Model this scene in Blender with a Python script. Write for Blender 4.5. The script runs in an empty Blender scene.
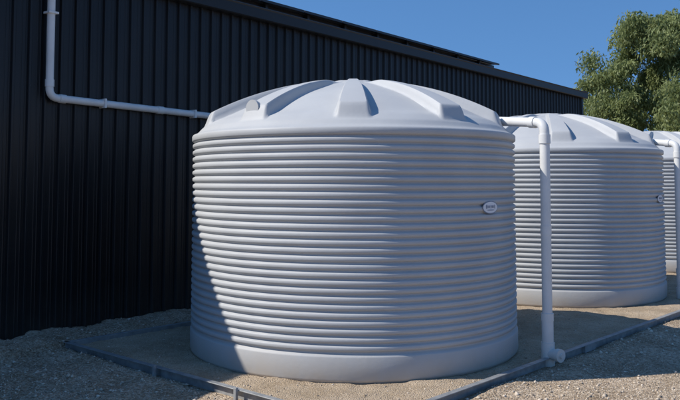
import bpy, bmesh, math, random
import numpy as np
from mathutils import Vector, Matrix, noise
random.seed(4); rng=np.random.default_rng(4)
sc=bpy.context.scene
sc.view_settings.view_transform='Standard'; sc.view_settings.look='None'; sc.view_settings.exposure=0
R=math.radians
# ---------------------------------------------------------------- materials
def mat(name,col,rough=.6,spec=.5,var=None,vscale=5,bump=0,bscale=50,metal=0,detail=6,col2=None,coords='pos'):
    m=bpy.data.materials.new(name); m.use_nodes=True
    nt=m.node_tree; b=nt.nodes['Principled BSDF']
    b.inputs['Roughness'].default_value=rough; b.inputs['Metallic'].default_value=metal
    b.inputs['Specular IOR Level'].default_value=spec
    b.inputs['Base Color'].default_value=(*col,1)
    g=nt.nodes.new('ShaderNodeNewGeometry')
    if col2 is not None:
        n=nt.nodes.new('ShaderNodeTexNoise'); n.inputs['Scale'].default_value=vscale; n.inputs['Detail'].default_value=detail
        nt.links.new(g.outputs['Position'],n.inputs['Vector'])
        r=nt.nodes.new('ShaderNodeValToRGB'); r.color_ramp.elements[0].position=.35; r.color_ramp.elements[1].position=.65
        r.color_ramp.elements[0].color=(*col,1); r.color_ramp.elements[1].color=(*col2,1)
        nt.links.new(n.outputs['Fac'],r.inputs['Fac']); nt.links.new(r.outputs['Color'],b.inputs['Base Color'])
    if bump:
        n2=nt.nodes.new('ShaderNodeTexNoise'); n2.inputs['Scale'].default_value=bscale; n2.inputs['Detail'].default_value=5
        nt.links.new(g.outputs['Position'],n2.inputs['Vector'])
        bp=nt.nodes.new('ShaderNodeBump'); bp.inputs['Strength'].default_value=bump; bp.inputs['Distance'].default_value=.02
        nt.links.new(n2.outputs['Fac'],bp.inputs['Height']); nt.links.new(bp.outputs['Normal'],b.inputs['Normal'])
    return m
def translucent(m,f=.35):
    nt=m.node_tree; b=nt.nodes['Principled BSDF']; out=nt.nodes['Material Output']
    t=nt.nodes.new('ShaderNodeBsdfTranslucent'); mx=nt.nodes.new('ShaderNodeMixShader'); mx.inputs[0].default_value=f
    src=b.inputs['Base Color'].links[0].from_socket
    nt.links.new(src,t.inputs['Color']); nt.links.new(b.outputs[0],mx.inputs[1]); nt.links.new(t.outputs[0],mx.inputs[2]); nt.links.new(mx.outputs[0],out.inputs['Surface'])
def dust_band(m,z0,z1,col,strength):
    """fine dust splashed up from the ground, fading out with height"""
    nt=m.node_tree; b=nt.nodes['Principled BSDF']
    g=nt.nodes.new('ShaderNodeNewGeometry'); sx=nt.nodes.new('ShaderNodeSeparateXYZ'); nt.links.new(g.outputs['Position'],sx.inputs[0])
    mr=nt.nodes.new('ShaderNodeMapRange'); mr.inputs[1].default_value=z0; mr.inputs[2].default_value=z1; mr.inputs[3].default_value=strength; mr.inputs[4].default_value=0
    n=nt.nodes.new('ShaderNodeTexNoise'); n.inputs['Scale'].default_value=7; n.inputs['Detail'].default_value=8; nt.links.new(g.outputs['Position'],n.inputs['Vector'])
    mu=nt.nodes.new('ShaderNodeMath'); mu.operation='MULTIPLY'; nt.links.new(sx.outputs[2],mr.inputs[0]); nt.links.new(mr.outputs[0],mu.inputs[0]); nt.links.new(n.outputs['Fac'],mu.inputs[1])
    mx=nt.nodes.new('ShaderNodeMix'); mx.data_type='RGBA'; src=b.inputs['Base Color'].links[0].from_socket
    nt.links.new(mu.outputs[0],mx.inputs[0]); nt.links.new(src,mx.inputs[6]); mx.inputs[7].default_value=(*col,1); nt.links.new(mx.outputs[2],b.inputs['Base Color'])
def gravel(name,c1,c2,c3,big=1.0,rockscale=55):
    m=bpy.data.materials.new(name); m.use_nodes=True
    nt=m.node_tree; b=nt.nodes['Principled BSDF']; b.inputs['Roughness'].default_value=.95; b.inputs['Specular IOR Level'].default_value=.15
    g=nt.nodes.new('ShaderNodeNewGeometry')
    v=nt.nodes.new('ShaderNodeTexVoronoi'); v.inputs['Scale'].default_value=rockscale
    n=nt.nodes.new('ShaderNodeTexNoise'); n.inputs['Scale'].default_value=1.6; n.inputs['Detail'].default_value=9; n.inputs['Roughness'].default_value=.7
    for q in (v,n): nt.links.new(g.outputs['Position'],q.inputs['Vector'])
    sp=nt.nodes.new('ShaderNodeSeparateColor'); nt.links.new(v.outputs['Color'],sp.inputs[0])
    r=nt.nodes.new('ShaderNodeValToRGB'); e=r.color_ramp.elements
    e[0].position=0; e[0].color=(*c1,1); e[1].position=1; e[1].color=(*c3,1); x=e.new(.5); x.color=(*c2,1)
    nt.links.new(sp.outputs[0],r.inputs['Fac'])
    mx=nt.nodes.new('ShaderNodeMix'); mx.data_type='RGBA'; mx.blend_type='MULTIPLY'; mx.inputs[0].default_value=big
    r2=nt.nodes.new('ShaderNodeValToRGB'); r2.color_ramp.elements[0].position=.33; r2.color_ramp.elements[1].position=.62
    r2.color_ramp.elements[0].color=(.58,.54,.48,1); r2.color_ramp.elements[1].color=(1.0,1.0,1.0,1)
    nt.links.new(n.outputs['Fac'],r2.inputs['Fac']); nt.links.new(r.outputs['Color'],mx.inputs[6]); nt.links.new(r2.outputs['Color'],mx.inputs[7])
    nt.links.new(mx.outputs[2],b.inputs['Base Color'])
    bp=nt.nodes.new('ShaderNodeBump'); bp.inputs['Strength'].default_value=.8; bp.inputs['Distance'].default_value=.012; bp.invert=True
    nt.links.new(v.outputs['Distance'],bp.inputs['Height']); nt.links.new(bp.outputs['Normal'],b.inputs['Normal'])
    return m
M_tank=mat('tank_poly',(.43,.435,.435),.55,.35,col2=(.47,.475,.47),vscale=2.2,bump=.06,bscale=25)
dust_band(M_tank,0,.30,(.44,.36,.26),.8)
M_pvc=mat('white_pvc',(.64,.635,.61),.38,.5,col2=(.70,.695,.67),vscale=6)
dust_band(M_pvc,0,.30,(.46,.38,.28),.7)
M_black=mat('black_steel',(.006,.0065,.0075),.40,.36,col2=(.010,.0105,.0115),vscale=1.5)
dust_band(M_black,-.1,.5,(.12,.10,.08),.4)
M_trim=mat('black_trim',(.010,.011,.013),.42,.35)
M_roof=mat('roof_steel',(.02,.023,.03),.4,.5)
M_panel=mat('solar_glass',(.008,.010,.02),.12,.6)
M_alu=mat('panel_frame',(.02,.02,.023),.4,.5)
M_gal=mat('galvanised',(.27,.275,.275),.5,.5,col2=(.38,.385,.38),vscale=14,metal=.3,bump=.1,bscale=40)
M_screw=mat('screw_heads',(.02,.022,.026),.4,.5)
M_label=mat('label_white',(.75,.76,.78),.4)
M_labeld=mat('label_blue_grey',(.22,.26,.34),.5)
M_conc=mat('concrete',(.25,.24,.22),.9,.2,col2=(.33,.31,.29),vscale=8,bump=.3,bscale=60)
M_ground=gravel('gravel_ground_mat',(.27,.20,.135),(.46,.355,.25),(.62,.51,.385),1.0,62)
M_pad=gravel('pad_sand_mat',(.42,.32,.215),(.53,.415,.295),(.62,.505,.37),.8,115)
M_peb=mat('pebble_mat',(.27,.21,.15),.9,.2,col2=(.68,.58,.46),vscale=23,detail=1)
M_leaf=mat('gum_leaf',(.16,.20,.07),.5,.35,col2=(.31,.35,.14),vscale=1.6); translucent(M_leaf,.45)
M_leaf2=mat('far_leaf',(.05,.065,.03),.6,.3,col2=(.09,.10,.05),vscale=.3)
M_bark=mat('gum_bark',(.22,.17,.12),.9,.2,col2=(.38,.32,.25),vscale=4,bump=.5,bscale=12)
# ---------------------------------------------------------------- helpers
def mesh_obj(name,verts,faces,m,parent=None,smooth=None,loc=(0,0,0)):
    me=bpy.data.meshes.new(name); me.from_pydata([tuple(v) for v in verts],[],faces); me.update()
    o=bpy.data.objects.new(name,me); sc.collection.objects.link(o)
    if m: me.materials.append(m)
    if smooth is not None:
        me.polygons.foreach_set('use_smooth',[True]*len(me.polygons))
        me.set_sharp_from_angle(angle=R(smooth))
    o.location=loc
    if parent: o.parent=parent
    return o
def empty(name,loc=(0,0,0),rz=0):
    o=bpy.data.objects.new(name,None); sc.collection.objects.link(o); o.location=loc; o.rotation_euler=(0,0,rz); return o
def box(name,lo,hi,m,parent=None,bev=0):
    x0,y0,z0=lo;x1,y1,z1=hi
    v=[(x0,y0,z0),(x1,y0,z0),(x1,y1,z0),(x0,y1,z0),(x0,y0,z1),(x1,y0,z1),(x1,y1,z1),(x0,y1,z1)]
    f=[(0,3,2,1),(4,5,6,7),(0,1,5,4),(1,2,6,5),(2,3,7,6),(3,0,4,7)]
    o=mesh_obj(name,v,f,m,parent)
    if bev:
        b=o.modifiers.new('b','BEVEL'); b.width=bev; b.segments=2
    return o
def tube(name,pts,r,m,parent=None,fillet=.1,seg=24,capped=True):
    P=[Vector(p) for p in pts]; out=[P[0]]
    for i in range(1,len(P)-1):
        a=(P[i-1]-P[i]); b=(P[i+1]-P[i]); d=min(fillet,a.length*.45,b.length*.45)
        A=P[i]+a.normalized()*d; B=P[i]+b.normalized()*d
        for k in range(9):
            t=k/8; out.append((1-t)**2*A+2*t*(1-t)*P[i]+t*t*B)
    out.append(P[-1])
    V=[];F=[]; up=None
    for i,p in enumerate(out):
        t=(out[min(i+1,len(out)-1)]-out[max(i-1,0)]).normalized()
        if up is None:
            up=Vector((0,0,1)) if abs(t.z)<.9 else Vector((1,0,0))
        s=t.cross(up).normalized(); up=s.cross(t).normalized()
        rr=r[i] if isinstance(r,(list,tuple)) else r
        for k in range(seg):
            an=2*math.pi*k/seg; V.append(p+rr*(math.cos(an)*s+math.sin(an)*up))
    n=len(out)
    for i in range(n-1):
        for k in range(seg):
            F.append((i*seg+k,i*seg+(k+1)%seg,(i+1)*seg+(k+1)%seg,(i+1)*seg+k))
    if capped:
        F.append(tuple(range(seg))[::-1]); F.append(tuple((n-1)*seg+k for k in range(seg)))
    return mesh_obj(name,V,F,m,parent,smooth=40)
# ---------------------------------------------------------------- tank
TR=1.66; TH=2.12
def smooth01(x): x=max(0,min(1,x)); return x*x*(3-2*x)
def build_tank(loc,rot,lab):
    T=empty('water_tank',(loc[0],loc[1],0),rot)
    prof=[(TR-.03,-.02),(TR+.004,.012),(TR+.012,.03),(TR+.012,.205),(TR+.006,.22),(TR-.018,.232)]
    z0=.242; z1=2.05; N=27; p=(z1-z0)/N
    for i in range(N):
        b=z0+i*p
        for (dz,dr) in [(.02,-.019),(.12,-.0175),(.22,-.004),(.29,.002),(.42,.0055),(.66,.0055),(.77,.002),(.84,-.005),(.94,-.0175)]:
            prof.append((TR+dr,b+dz*p))
    prof+= [(TR-.018,2.055),(TR+.006,2.066),(TR+.012,2.075),(TR+.012,2.115),(TR+.004,2.128),(TR-.012,2.135)]
    S=224; V=[];F=[]
    for (r,z) in prof:
        for k in range(S):
            a=2*math.pi*k/S; V.append((r*math.cos(a),r*math.sin(a),z))
    for i in range(len(prof)-1):
        for k in range(S):
            F.append((i*S+k,i*S+(k+1)%S,(i+1)*S+(k+1)%S,(i+1)*S+k))
    mesh_obj('ribbed_wall',V,F,M_tank,T,smooth=60)
    # roof
    S=720; RR=TR-.012
    rs=[RR,RR-.02,RR-.04,RR-.06,RR-.075]
    x=RR-.085
    while x>1.40: rs.append(x); x-=.012
    while x>.06: rs.append(x); x-=.045
    rs.append(.0)
    V=[];F=[]
    def base(r):
        z=2.135+.045*smooth01((RR-r)/.075)
        q=min(1,r/(RR-.05)); z+=.515*(1-q**1.9)**.95 if q<1 else 0
        return z
    def rib(r):
        if r>1.56: return 0
        out=smooth01((1.565-r)/.075)
        inn=smooth01((r-.16)/.4)
        return (.035+.072*(r/1.5)**1.5)*out*inn
    for r in rs:
        for k in range(S):
            a=2*math.pi*k/S
            d=((a+math.pi/2)/(math.pi/5)); d=abs(d-round(d))*(math.pi/5)
            wr=.086*r-.008
            msk=1-smooth01((d*r-wr)/.042)
            z=base(r)+rib(r)*msk
            z-=.018*(1-msk)*smooth01((1.5-r)/.15)*smooth01((r-.3)/.4)
            if r<.3: z+=.03*smooth01((.27-r)/.05)
            V.append((r*math.cos(a),r*math.sin(a),z))
    for i in range(len(rs)-1):
        for k in range(S):
            F.append((i*S+k,i*S+(k+1)%S,(i+1)*S+(k+1)%S,(i+1)*S+k))
    mesh_obj('domed_roof',V,F,M_tank,T,smooth=45)
    a=R(-90-37); dx,dy=math.cos(a),math.sin(a)
    tube('inlet_stub',[(dx*1.2,dy*1.2,2.325),(dx*1.50,dy*1.50,2.325)],.062,M_tank,T)
    tube('inlet_cap',[(dx*1.49,dy*1.49,2.325),(dx*1.52,dy*1.52,2.325)],.078,M_tank,T)
    za=1.43
    def oval(name,w,h,off,m,da=0,dz=0):
        V=[];n=40
        for j in range(0,7):
            q=j/6
            for k in range(n):
                t=2*math.pi*k/n; ang=lab+da+q*w*math.cos(t)/TR
                rr=TR+off; V.append((rr*math.cos(ang),rr*math.sin(ang),za+dz+q*h*math.sin(t)))
        F=[]
        for j in range(6):
            for k in range(n): F.append((j*n+k,j*n+(k+1)%n,(j+1)*n+(k+1)%n,(j+1)*n+k))
        mesh_obj(name,V,F,m,T)
    oval('label_rim',.125,.058,.0095,M_labeld); oval('label',.116,.050,.0115,M_label)
    for i,(w_,h_) in enumerate([(.010,.020),(.006,.013),(.008,.013),(.005,.018),(.009,.013),(.007,.013),(.006,.019)]):
        oval('label_mark_%d'%i,w_,h_,.0135,M_labeld,da=(-.066+.022*i)/TR,dz=.006)
    oval('label_line',.06,.004,.0135,M_labeld,dz=-.024)
    return T
C1=(.14,8.12); C2=(3.22,11.95); C3=(6.5,15.9)
build_tank(C1,math.atan2(C1[0],C1[1])*-1,R(-42))
build_tank(C2,R(-8),R(-30))
build_tank(C3,R(4),R(-22))
# ---------------------------------------------------------------- down pipes from tank roofs
def drop_pipe(px,py,tx,ty,ztop,zt):
    E=empty('overflow_pipe')
    zg=-.10
    tube('pipe',[(tx,ty,zt),(px,py,ztop),(px,py,zg)],.047,M_pvc,E,fillet=.10)
    d=Vector((tx-px,ty-py,0)).normalized()
    def collar(a,b,r=.056): tube('collar',[a,b],r,M_pvc,E)
    collar((px,py,ztop-.20),(px,py,ztop-.115)); 
    collar((px+d.x*.11,py+d.y*.11,ztop+(zt-ztop)*.12),(px+d.x*.18,py+d.y*.18,ztop+(zt-ztop)*.2))
    collar((tx,ty,zt),(tx-d.x*.09,ty-d.y*.09,zt-(zt-ztop)*.1),.062)
    collar((px,py,.43),(px,py,.36),.058); tube('sump',[(px,py,.385),(px,py,zg)],.0545,M_pvc,E)
    collar((px,py,.16),(px,py,-.10),.063)
    k=Vector((.55,-.83,0)).normalized()
    a=Vector((px,py,.06)); tube('side_branch',[a,a+k*.12],.05,M_pvc,E); tube('side_cap',[a+k*.11,a+k*.155],.06,M_pvc,E)
    tube('side_nut',[a+k*.15,a+k*.175],.022,M_pvc,E)
    for zz in (1.25,): collar((px,py,zz),(px,py,zz-.09),.051)
drop_pipe(1.95,7.32,1.50,8.05,2.225,2.30)
drop_pipe(4.87,11.1,4.47,11.75,2.215,2.30)
drop_pipe(8.1,15.0,7.7,15.7,2.215,2.30)
# ---------------------------------------------------------------- shed
W0=(-3.61,8.17); ang=math.atan2(.79,.61)
shed=empty('steel_shed',(W0[0],W0[1],-.08),ang)
XL,XR=-11.0,17.1; EH=4.28; DEP=11.0; SL=math.tan(R(9))
def cladding(name,x0,x1,zf,frame,parent):
    prof=[(0,0),(.060,0),(.066,.003),(.074,.003),(.080,0),(.100,0),(.106,.003),(.114,.003),(.120,0),(.140,0),(.151,.027),(.155,.030),(.177,.030),(.181,.027),(.192,0)]
    pts=[];x=x0
    while x<x1:
        for (a,b) in prof[:-1]:
            if x+a<x1: pts.append((x+a,b))
        x+=.192
    pts.append((x1,0))
    V=[];F=[]
    for (a,b) in pts:
        V.append(frame(a,b,0)); V.append(frame(a,b,zf(a)))
    for i in range(len(pts)-1): F.append((2*i,2*i+2,2*i+3,2*i+1))
    return mesh_obj(name,V,F,M_black,parent)
cladding('wall_cladding',XL,XR,lambda a:EH-.05,lambda a,b,z:(a,-b,z),shed)
top=lambda y:EH-.05+SL*(y if y<DEP/2 else DEP-y)
cladding('end_wall',0,DEP,lambda a:top(a),lambda a,b,z:(XR+b,a,z),shed)
cladding('end_wall_near',0,DEP,lambda a:top(a),lambda a,b,z:(XL-b,a,z),shed)
cladding('rear_wall',XL,XR,lambda a:EH-.05,lambda a,b,z:(a,DEP+b,z),shed)
box('corner_flashing',(XR-.10,-.045,0),(XR+.04,-.034,EH-.02),M_trim,shed)
box('corner_flashing_b',(XR+.034,-.034,0),(XR+.045,.1,EH-.02),M_trim,shed)
box('slab',(XL+.02,.03,-.3),(XR-.02,DEP-.03,.03),M_conc,shed)
scr_v=[];scr_f=[]
for zz in (.25,1.5,2.8,4.0):
    xx=XL+.166
    while xx<XR-.1:
        b=len(scr_v)
        for q in range(6): scr_v.append((xx+.007*math.cos(q*1.0472),-.034,zz+.007*math.sin(q*1.0472)))
        scr_f.append(tuple(range(b,b+6))); xx+=.192*2
mesh_obj('screws',scr_v,scr_f,M_screw,shed)
gp=[(-.034,EH-.16),(-.035,EH-.17),(-.14,EH-.17),(-.155,EH-.155),(-.160,EH-.02),(-.172,EH+.0),(-.160,EH+.012),(-.15,EH-.005),(-.145,EH-.14),(-.045,EH-.15),(-.034,EH-.03)]
V=[];F=[]
for xx in (XL-.1,XR+.12):
    for (a,b) in gp: V.append((xx,a,b))
n=len(gp)
for i in range(n): F.append((i,(i+1)%n,n+(i+1)%n,n+i))
F.append(tuple(range(n))); F.append(tuple(range(n,2*n))[::-1])
mesh_obj('gutter',V,F,M_trim,shed)
V=[];F=[];x=XL-.1;pts=[]
while x<XR+.08:
    for a,b in [(0,0),(.14,0),(.154,.028),(.178,.028)]: pts.append((min(x+a,XR+.1),b))
    x+=.192
for (a,b) in pts:
    V+=[(a,-.10,EH+.015+b-.10*SL),(a,DEP/2,EH+.015+b+SL*DEP/2),(a,DEP+.1,EH+.015+b-.1*SL)]
for i in range(len(pts)-1):
    for k in (0,1): F.append((3*i+k,3*i+3+k,3*i+4+k,3*i+1+k))
mesh_obj('roof',V,F,M_roof,shed)
for nm,xa,xb in (('barge_cap',XR+.04,XR+.13),('barge_cap_b',XL-.13,XL-.04)):
    V=[]
    for xx in (xa,xb):
        for (yy,zb) in ((-.12,-.02*1),(DEP/2,SL*DEP/2),(DEP+.12,-.02)):
            V+=[(xx,yy,EH+zb-.10),(xx,yy,EH+zb+.065)]
    F=[(0,1,3,2),(2,3,5,4),(6,8,9,7),(8,10,11,9),(1,7,9,3),(3,9,11,5),(0,2,8,6),(2,4,10,8),(0,6,7,1),(4,5,11,10)]
    mesh_obj(nm,V,F,M_trim,shed)
# solar panels
x=2.2; i=0
while x+1.0<12.6:
    y0=.22; zo=EH+.20
    for row in range(2):
        ya=y0+row*1.72; yb=ya+1.70
        V=[(x,ya,zo+SL*ya),(x+1.0,ya,zo+SL*ya),(x+1.0,yb,zo+SL*yb),(x,yb,zo+SL*yb)]
        V+=[(a,b,c+.04) for a,b,c in V]
        F=[(0,3,2,1),(4,5,6,7),(0,1,5,4),(1,2,6,5),(2,3,7,6),(3,0,4,7)]
        mesh_obj('solar_panel_%d_%d'%(i,row),V,F,M_alu,shed)
        V=[(x+.02,ya+.02,zo+.042+SL*(ya+.02)),(x+.98,ya+.02,zo+.042+SL*(ya+.02)),(x+.98,yb-.02,zo+.042+SL*(yb-.02)),(x+.02,yb-.02,zo+.042+SL*(yb-.02))]
        mesh_obj('solar_glass_%d_%d'%(i,row),V,[(0,1,2,3)],M_panel,shed)
    box('panel_foot_%d'%i,(x+.2,.34,EH+.02),(x+.26,.40,EH+.26),M_alu,shed)
    x+=1.02; i+=1
box('panel_rail',(2.15,.42,EH+.19),(12.5,.46,EH+.26),M_alu,shed)
# wall pipe
dp=empty('wall_downpipe',(W0[0],W0[1],0),ang)
y=-.09
tube('pipe',[(.50,y,4.06),(.50,y,2.60),(3.3,y,2.55),(4.35,y,2.53),(4.35,-1.6,2.50)],.043,M_pvc,dp,fillet=.11)
tube('drop_joint',[(.50,y,4.12),(.50,y,4.0)],.052,M_pvc,dp)
for a,b in (((.50,y,2.80),(.50,y,2.72)),((.62,y,2.598),(.70,y,2.596)),((2.0,y,2.573),(2.09,y,2.572))):
    tube('collar',[a,b],.050,M_pvc,dp)
for (xx,zz,v) in ((.5,3.55,1),(1.2,2.588,0),(2.6,2.563,0),(3.7,2.542,0)):
    if v: box('bracket',(xx-.06,-.15,zz-.012),(xx+.06,-.03,zz+.012),M_pvc,dp,.003)
    else: box('bracket',(xx-.012,-.15,zz-.055),(xx+.012,-.03,zz+.055),M_pvc,dp,.003)
# ---------------------------------------------------------------- pad edging
A=Vector((.67,.742,0)).normalized(); B=Vector((-A.y,A.x,0)); C=Vector((.17,5.27,0))
padang=math.atan2(A.y,A.x)
edge=empty('steel_edging',C,padang)
def channel(name,x0,x1,y,flip,axis='x'):
    t=.007; h0,h1=-.065,.03; fl=.055
    p=[(0,h0),(fl,h0),(fl,h1),(0,h1),(0,h1-t),(fl-t,h1-t),(fl-t,h0+t),(0,h0+t)]
    V=[]
    for q in (x0,x1):
        for (a,b) in p:
            if axis=='x': V.append((q,y+a*flip,b))
            else: V.append((y+a*flip,q,b))
    F=[(i,(i+1)%8,8+(i+1)%8,8+i) for i in range(8)]
    F+=[tuple(range(8)),tuple(range(8,16))[::-1]]
    o=mesh_obj(name,V,F,M_gal,edge)
    bm=bmesh.new(); bm.from_mesh(o.data); bmesh.ops.recalc_face_normals(bm,faces=bm.faces); bm.to_mesh(o.data); bm.free()
    b=o.modifiers.new('b','BEVEL'); b.width=.0015
PW=4.05; PL=16.5
xs=[0,3.55,7.1,10.65,14.2,PL]
for i in range(5): channel('front_rail_%d'%i,xs[i]+.002,xs[i+1]-.002,0,1)
for i in range(5): channel('rear_rail_%d'%i,xs[i]+.002,xs[i+1]-.002,PW,-1)
channel('side_rail',.006,PW-.006,-.0015,1,'y'); channel('side_rail_b',.006,PW-.006,PL+.0015,-1,'y')
for i in range(1,5): box('joiner_%d'%i,(xs[i]-.12,.012,-.05),(xs[i]+.12,.047,.018),M_gal,edge,.001)
for k in (1.3,2.4): box('peg',(-.03,k,-.1),(-.004,k+.03,.05),M_gal,edge,.003)
def grid(name,x0,x1,y0,y1,nx,ny,fz,m,parent=None):
    xs_=np.linspace(x0,x1,nx); ys_=np.linspace(y0,y1,ny)
    V=[(a,b,fz(a,b)) for b in ys_ for a in xs_]
    F=[(j*nx+i,j*nx+i+1,(j+1)*nx+i+1,(j+1)*nx+i) for j in range(ny-1) for i in range(nx-1)]
    return mesh_obj(name,V,F,m,parent,smooth=180)
def padz(a,b):
    e=min(a,b,PL-a,PW-b)
    return .001+.020*noise.noise((a*1.7,b*1.7,0))+.012*noise.noise((a*6,b*6,3)) +.006*noise.noise((a*17,b*17,3))-.008*smooth01((.25-e)/.25)
pad=grid('gravel_pad',.058,PL-.058,.058,PW-.058,520,130,padz,M_pad)
pad.location=C; pad.rotation_euler=(0,0,padang)
# ---------------------------------------------------------------- ground
def inpad(X,Y,mrg=0):
    dx,dy=X-C.x,Y-C.y; a=dx*A.x+dy*A.y; b=dx*B.x+dy*B.y
    return (-mrg<a<PL+mrg and -mrg<b<PW+mrg),a,b
def gz(X,Y):
    d=math.hypot(X,Y-7.5)
    z=-.05
    if d<60:
        wl=(X-W0[0])*.79-(Y-W0[1])*.61
        rough=smooth01((0.2-(X*.6))/2.0)
        z+=(.010+.03*rough)*noise.noise((X*1.1,Y*1.1,1))+(.008+.026*rough)*noise.noise((X*4,Y*4,2))+(.006+.014*rough)*noise.noise((X*11,Y*11,5))
        ip,a,b=inpad(X,Y)
        if ip:
            z=min(z,-.055)
        else:
            e=max(-a,-b,a-PL,b-PW)
            z+=.035*smooth01((.3-e)/.3)*(.3+noise.noise((X*1.9,Y*1.9,12)))
            if b>PW and wl>-.1 and wl<3: z+=.05*smooth01(wl/.4)
        if -.3<wl<.9 and not ip: z+=.06*smooth01((.9-wl)/.9)*(1+noise.noise((X*2,Y*2,9)))
    return z
n=640; k=7.6; xm=900; aa=xm/math.sinh(k)
u=np.linspace(-1,1,n); cs=aa*np.sinh(k*u)
V=[(float(a),float(b)+7.5,gz(float(a),float(b)+7.5)) for b in cs for a in cs]
F=[(j*n+i,j*n+i+1,(j+1)*n+i+1,(j+1)*n+i) for j in range(n-1) for i in range(n-1)]
mesh_obj('ground',V,F,M_ground,smooth=180)
def pebbles(name,pts,m):
    ov=np.array([(1,0,0),(-1,0,0),(0,1,0),(0,-1,0),(0,0,1),(0,0,-1)],float)
    of=np.array([(0,2,4),(2,1,4),(1,3,4),(3,0,4),(2,0,5),(1,2,5),(3,1,5),(0,3,5)])
    N=len(pts); P=np.array(pts)
    sc_=P[:,3:4]
    V=np.repeat(ov[None],N,0)*(1+rng.uniform(-.35,.35,(N,6,1)))
    V+=rng.uniform(-.2,.2,(N,6,3))
    th=rng.uniform(0,6.28,N); c,s=np.cos(th),np.sin(th)
    V=V*np.stack([rng.uniform(.8,1.4,N),rng.uniform(.6,1,N),rng.uniform(.4,.75,N)],1)[:,None,:]
    x=V[:,:,0]*c[:,None]-V[:,:,1]*s[:,None]; y=V[:,:,0]*s[:,None]+V[:,:,1]*c[:,None]
    V=np.stack([x,y,V[:,:,2]],2)*sc_[:,None,:]+P[:,None,:3]
    Fc=(of[None]+(np.arange(N)*6)[:,None,None]).reshape(-1,3)
    me=bpy.data.meshes.new(name); me.vertices.add(N*6); me.vertices.foreach_set('co',V.reshape(-1))
    me.loops.add(len(Fc)*3); me.loops.foreach_set('vertex_index',Fc.reshape(-1).astype(np.int32))
    me.polygons.add(len(Fc)); me.polygons.foreach_set('loop_start',np.arange(0,len(Fc)*3,3,dtype=np.int32))
    me.update(calc_edges=True); me.materials.append(m)
    o=bpy.data.objects.new(name,me); sc.collection.objects.link(o)
pts=[]
while len(pts)<95000:
    Y=4.6+9*random.random()**1.7; X=random.uniform(-.55,.62)*Y
    ip,a,b=inpad(X,Y,.0)
    if ip:
        if random.random()>.5 or not(.07<a and .07<b<PW-.07): continue
        if (X-C1[0])**2+(Y-C1[1])**2<1.68**2: continue
        s=random.uniform(.002,.005)
        if random.random()<.02: s=random.uniform(.008,.018)
        pts.append((X,Y,padz(a,b)+.001,s))
    else:
        wl=(X-W0[0])*.79-(Y-W0[1])*.61
        if wl<.06: continue
        if noise.noise((X*.9,Y*.9,30))+.35*noise.noise((X*3,Y*3,31))<-.12 and random.random()<.55: continue
        s=.0035+.0065*random.random()**2
        if random.random()<.018: s=random.uniform(.012,.028)
        pts.append((X,Y,gz(X,Y)+s*.15,s))
pebbles('gravel_stones',pts,M_peb)
# ---------------------------------------------------------------- trees
def leaves(name,centres,nper,size,m,parent=None,droop=.5,flat=.8):
    N=len(centres)*nper
    cc=np.repeat(np.array([c[:3] for c in centres]),nper,0); rr=np.repeat(np.array([c[3] for c in centres]),nper)
    d=rng.normal(size=(N,3)); d/=np.linalg.norm(d,axis=1)[:,None]
    P=cc+d*(rr*rng.uniform(.05,1.15,N)**.7)[:,None]*np.array([1,1,flat])
    ax=rng.normal(size=(N,3))+np.array([0,0,-droop*2]); ax/=np.linalg.norm(ax,axis=1)[:,None]
    sd=np.cross(ax,rng.normal(size=(N,3))); sd/=np.linalg.norm(sd,axis=1)[:,None]
    L=(size*rng.uniform(.6,1.3,N))[:,None]; Wd=L*.17
    V=np.stack([P,P+ax*L*.45+sd*Wd,P+ax*L,P+ax*L*.45-sd*Wd],1).reshape(-1)
    me=bpy.data.meshes.new(name); me.vertices.add(N*4); me.vertices.foreach_set('co',V)
    me.loops.add(N*4); me.loops.foreach_set('vertex_index',np.arange(N*4,dtype=np.int32))
    me.polygons.add(N); me.polygons.foreach_set('loop_start',np.arange(0,N*4,4,dtype=np.int32))
    me.update(calc_edges=True); me.materials.append(m)
    o=bpy.data.objects.new(name,me); sc.collection.objects.link(o)
    if parent: o.parent=parent
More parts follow.
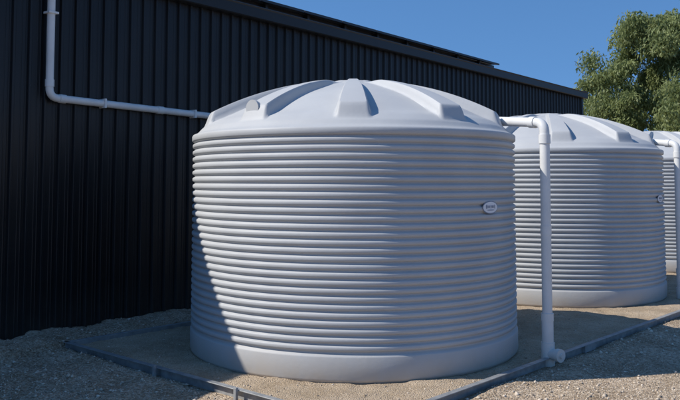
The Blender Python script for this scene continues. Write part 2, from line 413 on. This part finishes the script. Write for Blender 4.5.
def gum(X,Y,H,Wd,seed,ncl=70,nper=520):
    rnd=random.Random(seed); T=empty('gum_tree',(X,Y,-.1))
    def limb(p0,p1,r0,r1,name):
        p0=Vector(p0);p1=Vector(p1); mid=(p0+p1)/2+Vector((rnd.uniform(-.3,.3),rnd.uniform(-.3,.3),.2))
        n=9; P=[(1-t)**2*p0+2*t*(1-t)*mid+t*t*p1 for t in [i/(n-1) for i in range(n)]]
        V=[];F=[];S=10
        for i,p in enumerate(P):
            t=(P[min(i+1,n-1)]-P[max(i-1,0)]).normalized(); s=t.cross(Vector((.3,.9,.1))).normalized(); w=s.cross(t)
            r=r0+(r1-r0)*i/(n-1)
            for q in range(S): V.append(p+r*(math.cos(q*6.2832/S)*s+math.sin(q*6.2832/S)*w))
        for i in range(n-1):
            for q in range(S): F.append((i*S+q,i*S+(q+1)%S,(i+1)*S+(q+1)%S,(i+1)*S+q))
        mesh_obj(name,V,F,M_bark,T,smooth=180)
    limb((0,0,0),(.2,0,H*.35),.28,.2,'trunk')
    cl=[]
    for i in range(9):
        a=i*2.4+rnd.random(); rad=Wd*.5*rnd.uniform(.35,.85); z=H*rnd.uniform(.45,.86)
        e=(math.cos(a)*rad,math.sin(a)*rad,z)
        limb((.2,0,H*.35*rnd.uniform(.8,1)),e,.12,.025,'limb_%d'%i)
    for i in range(ncl):
        z=rnd.uniform(.24,1.0)
        prof=math.sin(math.pi*min(1,max(.03,(z-.10)/.95))**1.1)**.55
        a=rnd.uniform(0,6.28); rad=Wd*.5*prof*rnd.random()**.45*rnd.uniform(.8,1.08)
        cl.append((math.cos(a)*rad,math.sin(a)*rad,H*z-.3,rnd.uniform(.28,.62)*H/8))
    leaves('foliage',cl,nper,.17,M_leaf,T,droop=.8,flat=.95)
gum(12.6,30,8.4,6.0,11,190,520)
gum(17.4,33,7.6,5.5,5,80,400)
cl=[]
rnd=random.Random(3)
for i in range(420):
    a=rnd.uniform(-75,75); d=rnd.uniform(110,150); X=math.sin(R(a))*d; Y=math.cos(R(a))*d
    h=rnd.uniform(.5,3.8); cl.append((X,Y,h,rnd.uniform(1.5,3)))
leaves('distant_trees',cl,160,1.1,M_leaf2,None)
# ---------------------------------------------------------------- light
s=Vector((1.03,.19,-1)).normalized()
L=bpy.data.lights.new('sun','SUN'); L.energy=5.0; L.angle=R(.5); L.color=(1,.955,.89)
lo=bpy.data.objects.new('sun',L); sc.collection.objects.link(lo); lo.rotation_euler=s.to_track_quat('-Z','Y').to_euler()
el=math.asin(-s.z); az=math.atan2(-s.x,-s.y)
w=bpy.data.worlds.new('World'); sc.world=w; w.use_nodes=True; nt=w.node_tree
bg=nt.nodes['Background']; sky=nt.nodes.new('ShaderNodeTexSky'); sky.sky_type='NISHITA'; sky.sun_disc=False
sky.sun_elevation=el; sky.sun_rotation=az; sky.air_density=1.1; sky.dust_density=.0; sky.ozone_density=4.5; sky.altitude=0
# sample the sky a little higher than the view ray: clear, dry air with no haze band at the horizon
tc=nt.nodes.new('ShaderNodeTexCoord'); va=nt.nodes.new('ShaderNodeVectorMath'); va.operation='ADD'; va.inputs[1].default_value=(0,0,.3)
vn=nt.nodes.new('ShaderNodeVectorMath'); vn.operation='NORMALIZE'
nt.links.new(tc.outputs['Generated'],va.inputs[0]); nt.links.new(va.outputs[0],vn.inputs[0]); nt.links.new(vn.outputs[0],sky.inputs['Vector'])
hs=nt.nodes.new('ShaderNodeHueSaturation'); hs.inputs['Saturation'].default_value=1.15; hs.inputs['Value'].default_value=1.12
nt.links.new(sky.outputs[0],hs.inputs['Color']); nt.links.new(hs.outputs[0],bg.inputs[0]); bg.inputs[1].default_value=.15
# ---------------------------------------------------------------- camera
cd=bpy.data.cameras.new('camera'); co=bpy.data.objects.new('camera',cd); sc.collection.objects.link(co); sc.camera=co
cd.sensor_width=36; cd.lens=36*769/680; p=3.5
co.location=(0,0,1.65); co.rotation_euler=(R(90+p),0,0)
cd.shift_y=-(200-(183-769*math.tan(R(p))))/680
cd.clip_end=3000
